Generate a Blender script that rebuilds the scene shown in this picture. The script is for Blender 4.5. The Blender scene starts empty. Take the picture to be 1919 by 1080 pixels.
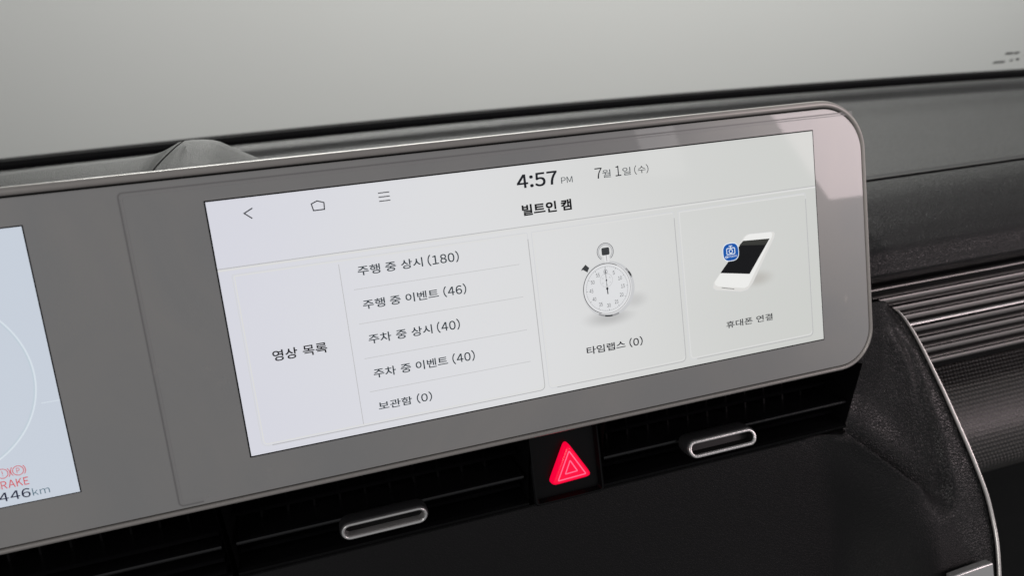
import bpy, bmesh, math, random
import numpy as np
from mathutils import Vector, Matrix
random.seed(7)
SC = bpy.context.scene
COL = SC.collection
PI = math.pi
# ------------------------------------------------------------------ camera
TILT = math.radians(18)                      # the twin-screen panel leans back by this much
CT, ST = math.cos(TILT), math.sin(TILT)
CAM = np.array([-0.10972586, -0.2925125, 0.14890287])
RW = np.array([[0.953255011735486, 0.15532887848032367, -0.25918684787470103],
               [-0.3009797755475865, 0.4121339077015186, -0.8599748931416549],
               [-0.02675924723348984, 0.8977853761521853, 0.43961956400366897]])
cd = bpy.data.cameras.new('camera'); cam = bpy.data.objects.new('camera', cd); COL.objects.link(cam)
cd.sensor_width = 36.0; cd.lens = 1375.0 / 1919.0 * 36.0
cd.clip_start = 0.01; cd.clip_end = 60
M4 = Matrix([list(RW[0]) + [CAM[0]], list(RW[1]) + [CAM[1]], list(RW[2]) + [CAM[2]], [0, 0, 0, 1]])
cam.matrix_world = M4
cd.dof.use_dof = True; cd.dof.focus_distance = 0.345; cd.dof.aperture_fstop = 10.0
SC.camera = cam
# ------------------------------------------------------------------ world and light
wd = bpy.data.worlds.new('World'); SC.world = wd; wd.use_nodes = True
wd.node_tree.nodes['Background'].inputs[0].default_value = (0.97, 0.98, 1.0, 1)
wd.node_tree.nodes['Background'].inputs[1].default_value = 0.22
SC.view_settings.view_transform = 'Standard'; SC.view_settings.look = 'None'
SC.view_settings.exposure = 0.0; SC.view_settings.gamma = 1.0


def area(name, loc, target, sx, sy, power, color, spread=PI):
    l = bpy.data.lights.new(name, 'AREA'); l.shape = 'RECTANGLE'; l.size = sx; l.size_y = sy
    l.energy = power; l.color = color; l.spread = spread
    o = bpy.data.objects.new(name, l); COL.objects.link(o); o.location = loc
    o.rotation_euler = (Vector(target) - Vector(loc)).to_track_quat('-Z', 'Y').to_euler()
    return o


# ceiling lamps of the hall in front of the car: one washes the wall, one falls through the windscreen on the dash top
area('wall_lamp', (1.9, 0.6, 1.7), (1.9, 3.2, 1.0), 6.5, 0.8, 178, (1.0, 1.0, 0.965))
area('ceiling_lamp', (0.4, 2.5, 1.45), (0.4, 0.4, -0.05), 2.6, 0.8, 20, (1.0, 0.99, 0.96), math.radians(85))
# small bright lamp above left, through the glass roof: casts the display's shadow on the pad to its right
sl = bpy.data.lights.new('roof_lamp', 'SPOT'); sl.energy = 55; sl.color = (1.0, 0.90, 0.88); sl.spot_size = math.radians(17); sl.spot_blend = 0.6; sl.shadow_soft_size = 0.05
so = bpy.data.objects.new('roof_lamp', sl); COL.objects.link(so); so.location = (-0.75, -0.45, 1.25)
so.rotation_euler = (Vector((0.44, 0.05, -0.06)) - so.location).to_track_quat('-Z', 'Y').to_euler()
# light through the driver's side window, from the rear left
area('driver_window_light', (-1.1, -0.75, 0.62), (0.3, 0.1, -0.1), 0.7, 0.35, 3.0, (1.0, 0.95, 0.92))


# ------------------------------------------------------------------ measuring helpers
def w(x, y, z):                               # panel frame (x right, y into the dash, z up the panel) -> world
    return (x, y * CT + z * ST, -y * ST + z * CT)


def ray(u, v):
    return RW @ np.array([(u - 959.5) / 1375.0, -(v - 540) / 1375.0, -1.0])


def at(u, v, Y):                              # point of the sight line at world depth Y
    d = ray(u, v); k = (Y - CAM[1]) / d[1]
    return tuple(CAM + k * d)


def pan(u, v, y=0.0):                         # (x, z) in the panel frame on the plane y = const
    d = ray(u, v)
    cp = (CAM[0], CAM[1] * CT - CAM[2] * ST, CAM[1] * ST + CAM[2] * CT)
    dp = (d[0], d[1] * CT - d[2] * ST, d[1] * ST + d[2] * CT)
    k = (y - cp[1]) / dp[1]
    return (cp[0] + k * dp[0], cp[2] + k * dp[2])


# lamps standing where the bright shapes mirrored in the panel's right end come from (passenger-side windows)
def mirrored_lamp(name, k, pa_, pb_, D, la, lb, radiance, color):
    def refl(u, v):
        d = ray(u, v); x, z = pan(u, v)
        dp = np.array([d[0], d[1] * CT - d[2] * ST, d[1] * ST + d[2] * CT]); dp[1] *= -1
        dp /= np.linalg.norm(dp)
        return Vector(w(x, 0, z)), Vector(w(*dp)).normalized()
    p, r = refl(*k); K = p + r * D
    pa, ra = refl(*pa_); pb, rb = refl(*pb_); best = None
    for i in range(90):
        A = pa + ra * (0.5 + i * 0.02) * D; e1 = A - K
        s2 = (K - pb).dot(e1) / rb.dot(e1)            # makes the two sides square to each other
        if s2 < 0.3 * D or s2 > 3 * D: continue
        e2 = pb + rb * s2 - K; n = e1.cross(e2).normalized(); sc = abs(n.dot(r))
        if best is None or sc > best[0]: best = (sc, e1.copy(), e2.copy(), n)
    sc, e1, e2, n = best
    a = la or e1.length; b = lb or e2.length; e1 = e1.normalized(); e2 = e2.normalized()
    c = K + e1 * (a / 2) + e2 * (b / 2)
    l = bpy.data.lights.new(name, 'AREA'); l.shape = 'RECTANGLE'; l.size = a; l.size_y = b
    l.energy = radiance * a * b * PI; l.color = color
    zax = n if n.dot(r) > 0 else -n; yax = zax.cross(e1)
    o = bpy.data.objects.new(name, l); COL.objects.link(o)
    o.matrix_world = Matrix([[e1[i], yax[i], zax[i], c[i]] for i in range(3)] + [[0, 0, 0, 1]])


mirrored_lamp('passenger_window_light', (1554, 374), (1452, 224), (1622, 366), 0.95, 0.75, 0.95, 5.2, (1.0, 0.82, 0.85))
mirrored_lamp('rear_window_light', (1252, 205), (1178, 213), (1290, 330), 1.3, None, None, 1.5, (1.0, 0.93, 0.92))


# ------------------------------------------------------------------ materials
def mat(name, col, rough=0.5, metal=0.0, spec=0.5, coat=0.0, bump=None, emis=None, es=0.0, noise=None, coat_rough=0.05):
    m = bpy.data.materials.new(name); m.use_nodes = True
    nt = m.node_tree; b = nt.nodes['Principled BSDF']
    b.inputs['Base Color'].default_value = (*col, 1); b.inputs['Roughness'].default_value = rough
    b.inputs['Metallic'].default_value = metal; b.inputs['Specular IOR Level'].default_value = spec
    b.inputs['Coat Weight'].default_value = coat; b.inputs['Coat Roughness'].default_value = coat_rough
    if emis: b.inputs['Emission Color'].default_value = (*emis, 1); b.inputs['Emission Strength'].default_value = es
    tc = nt.nodes.new('ShaderNodeTexCoord')
    if noise:                                  # (scale, amount) slight unevenness of colour and gloss
        n = nt.nodes.new('ShaderNodeTexNoise'); n.inputs['Scale'].default_value = noise[0]; n.inputs['Detail'].default_value = 6
        nt.links.new(tc.outputs['Object'], n.inputs['Vector'])
        mr = nt.nodes.new('ShaderNodeMapRange'); mr.inputs[3].default_value = 1 - noise[1]; mr.inputs[4].default_value = 1 + noise[1]
        nt.links.new(n.outputs['Fac'], mr.inputs[0])
        vm = nt.nodes.new('ShaderNodeVectorMath'); vm.operation = 'SCALE'; vm.inputs[0].default_value = col
        nt.links.new(mr.outputs[0], vm.inputs['Scale']); nt.links.new(vm.outputs[0], b.inputs['Base Color'])
        m2 = nt.nodes.new('ShaderNodeMath'); m2.operation = 'MULTIPLY'; m2.inputs[1].default_value = rough
        nt.links.new(mr.outputs[0], m2.inputs[0]); nt.links.new(m2.outputs[0], b.inputs['Roughness'])
    if bump:                                   # (kind, scale, strength, distance)
        kind, sc, st, di = bump
        if kind == 'grain':
            t1 = nt.nodes.new('ShaderNodeTexVoronoi'); t1.feature = 'DISTANCE_TO_EDGE'; t1.inputs['Scale'].default_value = sc
            t2 = nt.nodes.new('ShaderNodeTexNoise'); t2.inputs['Scale'].default_value = sc * 0.6; t2.inputs['Detail'].default_value = 3
            mx = nt.nodes.new('ShaderNodeVectorMath'); mx.operation = 'SCALE'; mx.inputs['Scale'].default_value = 1.2 / sc
            ad = nt.nodes.new('ShaderNodeVectorMath'); ad.operation = 'ADD'
            nt.links.new(tc.outputs['Object'], t2.inputs['Vector']); nt.links.new(t2.outputs['Color'], mx.inputs[0])
            nt.links.new(tc.outputs['Object'], ad.inputs[0]); nt.links.new(mx.outputs[0], ad.inputs[1])
            nt.links.new(ad.outputs[0], t1.inputs['Vector'])
            rp = nt.nodes.new('ShaderNodeMapRange'); rp.inputs[2].default_value = 0.22; rp.interpolation_type = 'SMOOTHSTEP'
            nt.links.new(t1.outputs['Distance'], rp.inputs[0]); src = rp.outputs[0]
        elif kind == 'fine':
            t1 = nt.nodes.new('ShaderNodeTexNoise'); t1.inputs['Scale'].default_value = sc; t1.inputs['Detail'].default_value = 4
            nt.links.new(tc.outputs['Object'], t1.inputs['Vector']); src = t1.outputs['Fac']
        bp = nt.nodes.new('ShaderNodeBump'); bp.inputs['Strength'].default_value = st; bp.inputs['Distance'].default_value = di
        nt.links.new(src, bp.inputs['Height']); nt.links.new(bp.outputs[0], b.inputs['Normal'])
    return m


M = {}
M['wall'] = mat('wall_paint', (0.56, 0.56, 0.553), 0.9, spec=0.2, noise=(0.9, 0.03))
M['pad'] = mat('dash_soft_pad', (0.014, 0.0142, 0.0148), 0.42, spec=0.35, bump=('grain', 800, 0.6, 0.0004), noise=(520, 0.45))
M['hood'] = mat('visor_soft_plastic', (0.050, 0.052, 0.050), 0.58, spec=0.40, bump=('grain', 900, 0.4, 0.0003), noise=(600, 0.14))
M['leather'] = mat('leather_grain_plastic', (0.0052, 0.0050, 0.0056), 0.40, spec=0.46, bump=('grain', 760, 0.32, 0.0004), noise=(200, 0.12))
M['bezel'] = mat('champagne_satin_paint', (0.40, 0.385, 0.365), 0.34, metal=0.25, spec=0.5, bump=('fine', 4000, 0.05, 0.0001))
M['gap'] = mat('dark_gap', (0.006, 0.006, 0.006), 0.6, spec=0.2)
M['black'] = mat('black_plastic', (0.003, 0.003, 0.0035), 0.45, spec=0.2, bump=('fine', 2500, 0.08, 0.0002))
M['gloss'] = mat('gloss_black_plastic', (0.007, 0.007, 0.008), 0.22, spec=0.75)
M['matblack'] = mat('matte_black_plastic', (0.0060, 0.0060, 0.0072), 0.55, spec=0.25, bump=('fine', 900, 0.25, 0.0003), noise=(500, 0.25))
M['frit'] = mat('black_ceramic', (0.003, 0.003, 0.0035), 0.8, spec=0.05)
M['satin'] = mat('satin_silver', (0.90, 0.89, 0.88), 0.3, metal=0.8)
M['knobdark'] = mat('dark_satin_metal', (0.035, 0.035, 0.037), 0.38, metal=0.2)
M['slat'] = mat('grey_satin_slat', (0.40, 0.385, 0.375), 0.36, metal=0.7, bump=('fine', 3000, 0.04, 0.0001))
M['chrome'] = mat('bright_chrome', (0.92, 0.91, 0.89), 0.30, metal=1.0)
M['red'] = mat('red_lit_lens', (0.6, 0.0, 0.03), 0.18, emis=(1.0, 0.0, 0.045), es=0.82)
M['pink'] = mat('pink_lit_line', (0.8, 0.1, 0.2), 0.3, emis=(1.0, 0.13, 0.24), es=0.95)
M['redin'] = mat('red_lit_field', (0.7, 0.0, 0.06), 0.3, emis=(0.95, 0.0, 0.095), es=0.75)


def cover_glass_material():
    m = mat('grey_cover_glass', (0.15, 0.15, 0.148), 0.35, spec=0.5, coat=1.0, coat_rough=0.025)
    nt = m.node_tree; b = nt.nodes['Principled BSDF']
    tc = [n for n in nt.nodes if n.type == 'TEX_COORD'][0]
    # greasy smears and a little dust
    n1 = nt.nodes.new('ShaderNodeTexNoise'); n1.inputs['Scale'].default_value = 14; n1.inputs['Detail'].default_value = 5; n1.inputs['Distortion'].default_value = 1.2
    nt.links.new(tc.outputs['Object'], n1.inputs['Vector'])
    r1 = nt.nodes.new('ShaderNodeValToRGB'); r1.color_ramp.elements[0].position = 0.35; r1.color_ramp.elements[0].color = (0.345, 0.355, 0.354, 1)
    r1.color_ramp.elements[1].position = 0.8; r1.color_ramp.elements[1].color = (0.400, 0.396, 0.380, 1)
    nt.links.new(n1.outputs['Fac'], r1.inputs[0])
    n2 = nt.nodes.new('ShaderNodeTexVoronoi'); n2.inputs['Scale'].default_value = 190; nt.links.new(tc.outputs['Object'], n2.inputs['Vector'])
    r2 = nt.nodes.new('ShaderNodeMapRange'); r2.inputs[1].default_value = 0.05; r2.inputs[2].default_value = 0.02; r2.inputs[3].default_value = 0; r2.inputs[4].default_value = 0.12
    nt.links.new(n2.outputs['Distance'], r2.inputs[0])
    ad = nt.nodes.new('ShaderNodeMixRGB'); ad.inputs[2].default_value = (0.4, 0.4, 0.38, 1)
    nt.links.new(r2.outputs[0], ad.inputs[0]); nt.links.new(r1.outputs[0], ad.inputs[1])
    nt.links.new(ad.outputs[0], b.inputs['Base Color'])
    return m


M['glass'] = cover_glass_material()


def screen_material(name, cols):
    """backlight of a screen: four soft tints along its width (object x) and a small fall-off in height"""
    m = bpy.data.materials.new(name); m.use_nodes = True; nt = m.node_tree; b = nt.nodes['Principled BSDF']
    b.inputs['Base Color'].default_value = (0.01, 0.01, 0.01, 1); b.inputs['Roughness'].default_value = 0.06
    b.inputs['Specular IOR Level'].default_value = 0.18
    tc = nt.nodes.new('ShaderNodeTexCoord'); sp = nt.nodes.new('ShaderNodeSeparateXYZ'); nt.links.new(tc.outputs['Generated'], sp.inputs[0])
    n = nt.nodes.new('ShaderNodeTexNoise'); n.inputs['Scale'].default_value = 1.4; n.inputs['Detail'].default_value = 1
    nt.links.new(tc.outputs['Generated'], n.inputs['Vector'])
    ma = nt.nodes.new('ShaderNodeMath'); ma.operation = 'MULTIPLY_ADD'; ma.inputs[1].default_value = 0.25; 
    nt.links.new(n.outputs['Fac'], ma.inputs[0]); nt.links.new(sp.outputs[0], ma.inputs[2])
    mb = nt.nodes.new('ShaderNodeMath'); mb.operation = 'SUBTRACT'; mb.inputs[1].default_value = 0.125
    nt.links.new(ma.outputs[0], mb.inputs[0])
    r = nt.nodes.new('ShaderNodeValToRGB'); e = r.color_ramp.elements
    e[0].position = 0.0; e[0].color = (*cols[0], 1); e[1].position = 1.0; e[1].color = (*cols[-1], 1)
    for i, c in enumerate(cols[1:-1]):
        k = e.new((i + 1) / (len(cols) - 1)); k.color = (*c, 1)
    r.color_ramp.interpolation = 'B_SPLINE'
    nt.links.new(mb.outputs[0], r.inputs[0]); nt.links.new(r.outputs[0], b.inputs['Emission Color'])
    b.inputs['Emission Strength'].default_value = 1.0
    return m


M['screen'] = screen_material('lit_centre_screen', [(0.66, 0.665, 0.74), (0.71, 0.715, 0.745), (0.715, 0.718, 0.72), (0.635, 0.642, 0.627), (0.60, 0.61, 0.585)])
M['cluster'] = screen_material('lit_cluster_screen', [(0.52, 0.60, 0.68), (0.54, 0.61, 0.69), (0.56, 0.62, 0.70), (0.57, 0.62, 0.70)])


def flat(name, col, spec=0.15, rough=0.1):
    """a printed / displayed tint on a lit screen"""
    m = bpy.data.materials.new(name); m.use_nodes = True; b = m.node_tree.nodes['Principled BSDF']
    b.inputs['Base Color'].default_value = (0.01, 0.01, 0.01, 1); b.inputs['Roughness'].default_value = rough
    b.inputs['Specular IOR Level'].default_value = spec
    b.inputs['Emission Color'].default_value = (*col, 1); b.inputs['Emission Strength'].default_value = 1
    return m


def srgb(r, g, b):
    f = lambda c: (c / 255 / 12.92) if c <= 10 else ((c / 255 + 0.055) / 1.055) ** 2.4
    return (f(r), f(g), f(b))


F = {k: flat('screen_' + k, srgb(*c)) for k, c in dict(
    ink=(28, 30, 36), black=(10, 11, 14), slate=(44, 54, 60), line=(180, 180, 181), softline=(188, 188, 189), light=(219, 219, 218),
    faint=(210, 211, 214), shadow=(196, 196, 196), metal=(150, 150, 152), pale=(226, 226, 227), dial=(221, 222, 224),
    rim=(200, 201, 203), dark=(58, 60, 62), blue=(16, 84, 168), white=(226, 236, 245), phone=(235, 235, 233),
    phoneside=(220, 219, 216), phonescreen=(14, 15, 18), phonetop=(52, 53, 50), red=(205, 84, 92), navy=(20, 22, 52),
    km=(92, 116, 130), arc=(192, 204, 214), arclight=(215, 224, 232), edge=(236, 234, 228)).items()}


# ------------------------------------------------------------------ mesh helpers
class MB:
    def __init__(s): s.v = []; s.f = []

    def add(s, vs, fs):
        o = len(s.v); s.v += [tuple(p) for p in vs]; s.f += [tuple(i + o for i in f) for f in fs]; return s

    def box(s, x0, x1, y0, y1, z0, z1):
        return s.add([(x, y, z) for x in (x0, x1) for y in (y0, y1) for z in (z0, z1)],
                     [(0, 1, 3, 2), (4, 6, 7, 5), (0, 4, 5, 1), (2, 3, 7, 6), (0, 2, 6, 4), (1, 5, 7, 3)])

    def loft(s, rows, closed_u=False, closed_v=False):
        n = len(rows[0]); vs = [p for r in rows for p in r]; fs = []
        R = len(rows)
        for i in range(R if closed_v else R - 1):
            for j in range(n if closed_u else n - 1):
                a = i * n + j; b = i * n + (j + 1) % n; c = ((i + 1) % R) * n + (j + 1) % n; d = ((i + 1) % R) * n + j
                fs.append((a, b, c, d))
        return s.add(vs, fs)

    def poly(s, pts): return s.add(pts, [tuple(range(len(pts)))])


def obj(name, mb, m, parent=None, panel=True, smooth=False, bevel=0.0, label=None):
    vs = [w(*p) for p in mb.v] if panel else mb.v
    if parent is not None:
        L = parent_world(parent); vs = [(p[0] - L[0], p[1] - L[1], p[2] - L[2]) for p in vs]
    me = bpy.data.meshes.new(name); me.from_pydata(vs, [], mb.f)
    bm = bmesh.new(); bm.from_mesh(me)
    bmesh.ops.recalc_face_normals(bm, faces=bm.faces[:]); bm.to_mesh(me); bm.free()
    if m: me.materials.append(m)
    o = bpy.data.objects.new(name, me); COL.objects.link(o)
    if parent is not None: o.parent = parent
    if smooth:
        for p in me.polygons: p.use_smooth = True
    if bevel:
        b = o.modifiers.new('bevel', 'BEVEL'); b.width = bevel; b.segments = 3; b.limit_method = 'ANGLE'; b.angle_limit = math.radians(35)
        b.harden_normals = False
        for p in me.polygons: p.use_smooth = True
        me.set_sharp_from_angle(angle=math.radians(38))
    if label: o['label'] = label
    return o


def parent_world(p):
    v = Vector((0, 0, 0))
    while p is not None: v = v + p.location; p = p.parent
    return v


def thing(name, label, cat, loc, group=None):
    o = bpy.data.objects.new(name, None); COL.objects.link(o); o.location = loc; o.empty_display_size = 0.02
    o['label'] = label; o['category'] = cat
    if group: o['group'] = group
    return o


def tag(o, label, cat, group=None):
    o['label'] = label; o['category'] = cat
    if group: o['group'] = group
    return o


def struct(o): o['kind'] = 'structure'; return o


def rrect(x0, x1, z0, z1, r, n=10):
    """rounded rectangle outline, counter-clockwise, in (x, z)"""
    if not isinstance(r, (tuple, list)): r = (r,) * 4
    pts = []
    for (cx, cz, a0, rr) in ((x1, z1, 0, r[0]), (x0, z1, 90, r[1]), (x0, z0, 180, r[2]), (x1, z0, 270, r[3])):
        sx = -1 if cx == x1 else 1; sz = -1 if cz == z1 else 1
        for i in range(n + 1):
            a = math.radians(a0 + 90 * i / n)
            pts.append((cx + sx * rr + rr * math.cos(a), cz + sz * rr + rr * math.sin(a)))
    return pts


def stroke(pts, wd, y, closed=False):
    """flat line of width wd along points (x, z) at depth y"""
    mb = MB(); P = [np.array(p, float) for p in pts]; n = len(P); L = []; R = []
    for i in range(n):
        a = P[(i - 1) % n] if (closed or i > 0) else P[i]; b = P[(i + 1) % n] if (closed or i < n - 1) else P[i]
        t1 = P[i] - a; t2 = b - P[i]
        l1 = np.linalg.norm(t1); l2 = np.linalg.norm(t2)
        t1 = t1 / l1 if l1 > 1e-9 else t2 / l2; t2 = t2 / l2 if l2 > 1e-9 else t1
        t = t1 + t2; t /= (np.linalg.norm(t) + 1e-12)
        nn = np.array([-t[1], t[0]]); k = wd / 2 / max(0.35, float(nn @ np.array([-t1[1], t1[0]])))
        L.append((*(P[i] + nn * k),)); R.append((*(P[i] - nn * k),))
    rows = [[(l[0], y, l[1]), (r[0], y, r[1])] for l, r in zip(L, R)]
    if closed: rows.append(rows[0])
    return mb.loft(rows)


def circle(c, r, n=48, a0=0, a1=360):
    return [(c[0] + r * math.cos(math.radians(a0 + (a1 - a0) * i / n)), c[1] + r * math.sin(math.radians(a0 + (a1 - a0) * i / n))) for i in range(n + (0 if a1 - a0 == 360 else 1))]


def disc(pts, y): return MB().poly([(p[0], y, p[1]) for p in pts])


GLY = {}


def glyph_mesh(body):
    if body in GLY: return GLY[body]
    cu = bpy.data.curves.new('glyph', 'FONT'); cu.body = body; cu.size = 1; cu.resolution_u = 4
    o = bpy.data.objects.new('glyph', cu); COL.objects.link(o)
    bpy.context.view_layer.update()
    me = bpy.data.meshes.new_from_object(o.evaluated_get(bpy.context.evaluated_depsgraph_get()))
    bpy.data.objects.remove(o); bpy.data.curves.remove(cu)
    vs = [(v.co.x, v.co.y) for v in me.vertices]; fs = [tuple(p.vertices) for p in me.polygons]
    bpy.data.meshes.remove(me); GLY[body] = (vs, fs); return vs, fs


def layout(s, bold):
    """plain letters and figures come from the full-width set of the same face as the Korean, packed tightly"""
    vs = []; fs = []; pen = 0.0
    runs = []
    for ch in s:
        wide = 33 <= ord(ch) < 127
        if not wide and runs and not runs[-1][0] and ch != ' ': runs[-1][1] += ch
        else: runs.append([wide or ch == ' ', ch])
    for wide, body in runs:
        if body == ' ': pen += 0.36; continue
        g = ''.join(chr(ord(c) + 0xFEE0) for c in body) if wide else body
        v, f = glyph_mesh(g)
        x0 = min(p[0] for p in v); x1 = max(p[0] for p in v); o = len(vs)
        k = 1.16 if wide else 1.0; kx = 0.94 if wide else 1.0; lo = 0.0 if wide else 0.0
        vs += [((p[0] - x0) * kx + pen, 0.36 + (p[1] - 0.36) * k) for p in v]; fs += [tuple(i + o for i in q) for q in f]
        pen += (x1 - x0) * kx + (0.115 if wide else 0.05)
        if body == '1': pen += 0.03
    return vs, fs


def text(name, s, bl, tr, m, parent, y, bold=0.0, label=None):
    """lettering whose ink fills the box from bl to tr (panel x, z)"""
    v, f = layout(s, bold)
    xs = [p[0] for p in v]; ys = [p[1] for p in v]
    sx = (tr[0] - bl[0]) / (max(xs) - min(xs)); sy = (tr[1] - bl[1]) / (max(ys) - min(ys)); x0 = min(xs); y0 = min(ys)
    mb = MB()
    for k, (a, b) in enumerate(((0, 0),) if bold <= 0 else ((-1, -1), (1, -1), (1, 1), (-1, 1))):
        mb.add([(bl[0] + (p[0] - x0 + a * bold) * sx, y - k * 2e-6, bl[1] + (p[1] - y0 + b * bold) * sy) for p in v], f)
    return obj(name, mb, m, parent, label=label)


# ------------------------------------------------------------------ the hall and the windscreen
wl = MB().box(-6, 7, 3.2, 3.35, -3.5, 3.5)
struct(obj('wall', wl, M['wall'], None, panel=False))
fl = MB().box(-6, 7, -1.2, 3.2, -1.35, -1.30)
struct(obj('floor', fl, mat('hall_floor', (0.10, 0.10, 0.10), 0.6, noise=(3, 0.08)), None, panel=False))


def curve_off(x): return 0.065 * (x / 0.89) ** 2


XS = [-0.75 + i * 0.05 for i in range(41)]
ws = thing('windscreen', 'clear windscreen with a black painted lower edge, in front of the pale grey wall', 'windscreen', (0.1, 0.56, -0.06))
b0 = at(960, 204, 0.56); b1 = at(960, 219, 0.555)
SL = math.tan(math.radians(29))
g = MB(); rows = []
for x in XS:
    yb = b0[1] - curve_off(x)
    rows.append([(x, yb - t, b0[2] + t * SL + 0.02 * math.sin(PI * t / 1.2) - 0.00) for t in [-0.03 + 0.06 * k for k in range(20)]])
g.loft(rows)


def thin_glass():
    m = bpy.data.materials.new('windscreen_glass'); m.use_nodes = True; nt = m.node_tree; nt.nodes.clear()
    o = nt.nodes.new('ShaderNodeOutputMaterial'); t = nt.nodes.new('ShaderNodeBsdfTransparent'); t.inputs[0].default_value = (0.93, 0.94, 0.933, 1)
    gl = nt.nodes.new('ShaderNodeBsdfGlossy'); gl.inputs['Roughness'].default_value = 0.02
    mx = nt.nodes.new('ShaderNodeMixShader'); mx.inputs[0].default_value = 0.03
    nt.links.new(t.outputs[0], mx.inputs[1]); nt.links.new(gl.outputs[0], mx.inputs[2]); nt.links.new(mx.outputs[0], o.inputs[0])
    return m


obj('glass', g, thin_glass(), ws, panel=False, smooth=True)
fr = MB()
rows = []
for x in XS:
    yb = b0[1] - curve_off(x)
    rows.append([(x, yb - 0.001, b0[2] - 0.0005), (x, yb - 0.006, b0[2] - 0.004), (x, yb - 0.012, b0[2] - 0.016), (x, yb - 0.013, b0[2] - 0.04), (x, yb + 0.02, b0[2] - 0.04), (x, yb + 0.02, b0[2] - 0.002)])
fr.loft(rows, closed_u=True)
obj('frit_band', fr, M['frit'], ws, panel=False, smooth=False)


def on_glass(u, v):
    """where the sight line meets the windscreen, by marching"""
    d = ray(u, v); k = 0.3
    while k < 2:
        p = CAM + d * k; t = b0[1] - curve_off(p[0]) - p[1]
        if t < 1.1 and p[2] < b0[2] + t * SL + 0.02 * math.sin(PI * t / 1.2): pass
        if p[1] > 0.1 and p[2] > -1:
            zg = b0[2] + t * SL + 0.02 * math.sin(PI * t / 1.2)
            if p[2] >= zg - 0.002: return p - d * 0.004
        k += 0.002
    return CAM + d * 1.0


# small blurred maker's marks etched by the lower corner of the glass
for pts in ([(1883, 100), (1897, 99)], [(1899, 99), (1909, 98)], [(1860, 117), (1882, 115)], [(1891, 113), (1897, 112)], [(1903, 117), (1911, 109)], [(1912, 107), (1919, 99)], [(1903, 110), (1908, 111)]):
    a = on_glass(*pts[0]); b = on_glass(*pts[1]); mb = MB()
    th_ = 0.0014
    mb.add([(a[0], a[1], a[2] - th_), (b[0], b[1], b[2] - th_), (b[0], b[1] - 0.002, b[2] + th_), (a[0], a[1] - 0.002, a[2] + th_)], [(0, 1, 2, 3)])
    obj('etched_mark', mb, M['gap'], ws, panel=False)

# ------------------------------------------------------------------ dash top
PROF = [(150, .492, 0), (146.5, .487, 0), (146.2, .478, 0), (148, .468, 0), (152, .460, 0), (157, .454, 0), (163, .450, 0), (168, .446, 0), (171, .440, 0),
        (173, .430, 0), (175, .418, 0), (178, .408, 0), (184, .393, 0), (200, .36, 0), (222, .29, 0), (246, .224, 0), (268, .172, 0), (285, .137, 0), (290, .128, 0)]
PROF2 = [(300.5, .1145, 0), (304, .111, 0), (312, .104, 0), (325, .0945, 0), (342, .0845, 0), (362, .0745, 0), (385, .0640, 0), (405, .0560, 0), (425, .0487, 0), (447, .0448, 0),
         (462, .0418, 0), (468, .0412, 0), (473, .0435, 0), (478, .051, 0), (485, .080, 0)]


def prof_rows(prof, xs):
    rows = []
    base = [at(1919, v, Y) for v, Y, _ in prof]
    for x in xs:
        r = []
        for (X, Y, Z) in base:
            t = min(1, max(0, (Y - 0.2) / 0.25)); t = t * t * (3 - 2 * t)
            r.append((x, Y + t * (0.065 - curve_off(x)), Z))
        rows.append(r)
    return rows


def refine(prof, k=4):
    P = [np.array(p[:2], float) for p in prof]; out = []
    for i in range(len(P) - 1):
        p0 = P[max(0, i - 1)]; p1 = P[i]; p2 = P[i + 1]; p3 = P[min(len(P) - 1, i + 2)]
        for j in range(k):
            t = j / k
            q = 0.5 * ((2 * p1) + (-p0 + p2) * t + (2 * p0 - 5 * p1 + 4 * p2 - p3) * t * t + (-p0 + 3 * p1 - 3 * p2 + p3) * t ** 3)
            out.append((q[0], q[1], 0))
    out.append((*P[-1], 0)); return out


dash = thing('dashboard_pad', 'dark grey soft dashboard top with one long seam, running below the windscreen behind the screens', 'dashboard', (0.3, 0.2, -0.03))
XD = [-0.62 + i * 0.04 for i in range(48)]
obj('upper_pad', MB().loft(prof_rows(refine(PROF), XD)), M['pad'], dash, panel=False, smooth=True)
obj('lower_pad', MB().loft(prof_rows(refine(PROF2), XD)), M['pad'], dash, panel=False, smooth=True)
SE = [(289.5, .1285, 0), (292, .1260, 0), (294.2, .1235, 0), (295.2, .1215, 0), (296.5, .1260, 0), (299.5, .1230, 0), (300.2, .1180, 0), (301, .1150, 0)]
obj('seam', MB().loft(prof_rows(SE, XD)), mat('seam_plastic', (0.022, 0.022, 0.023), 0.5), dash, panel=False)

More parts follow.
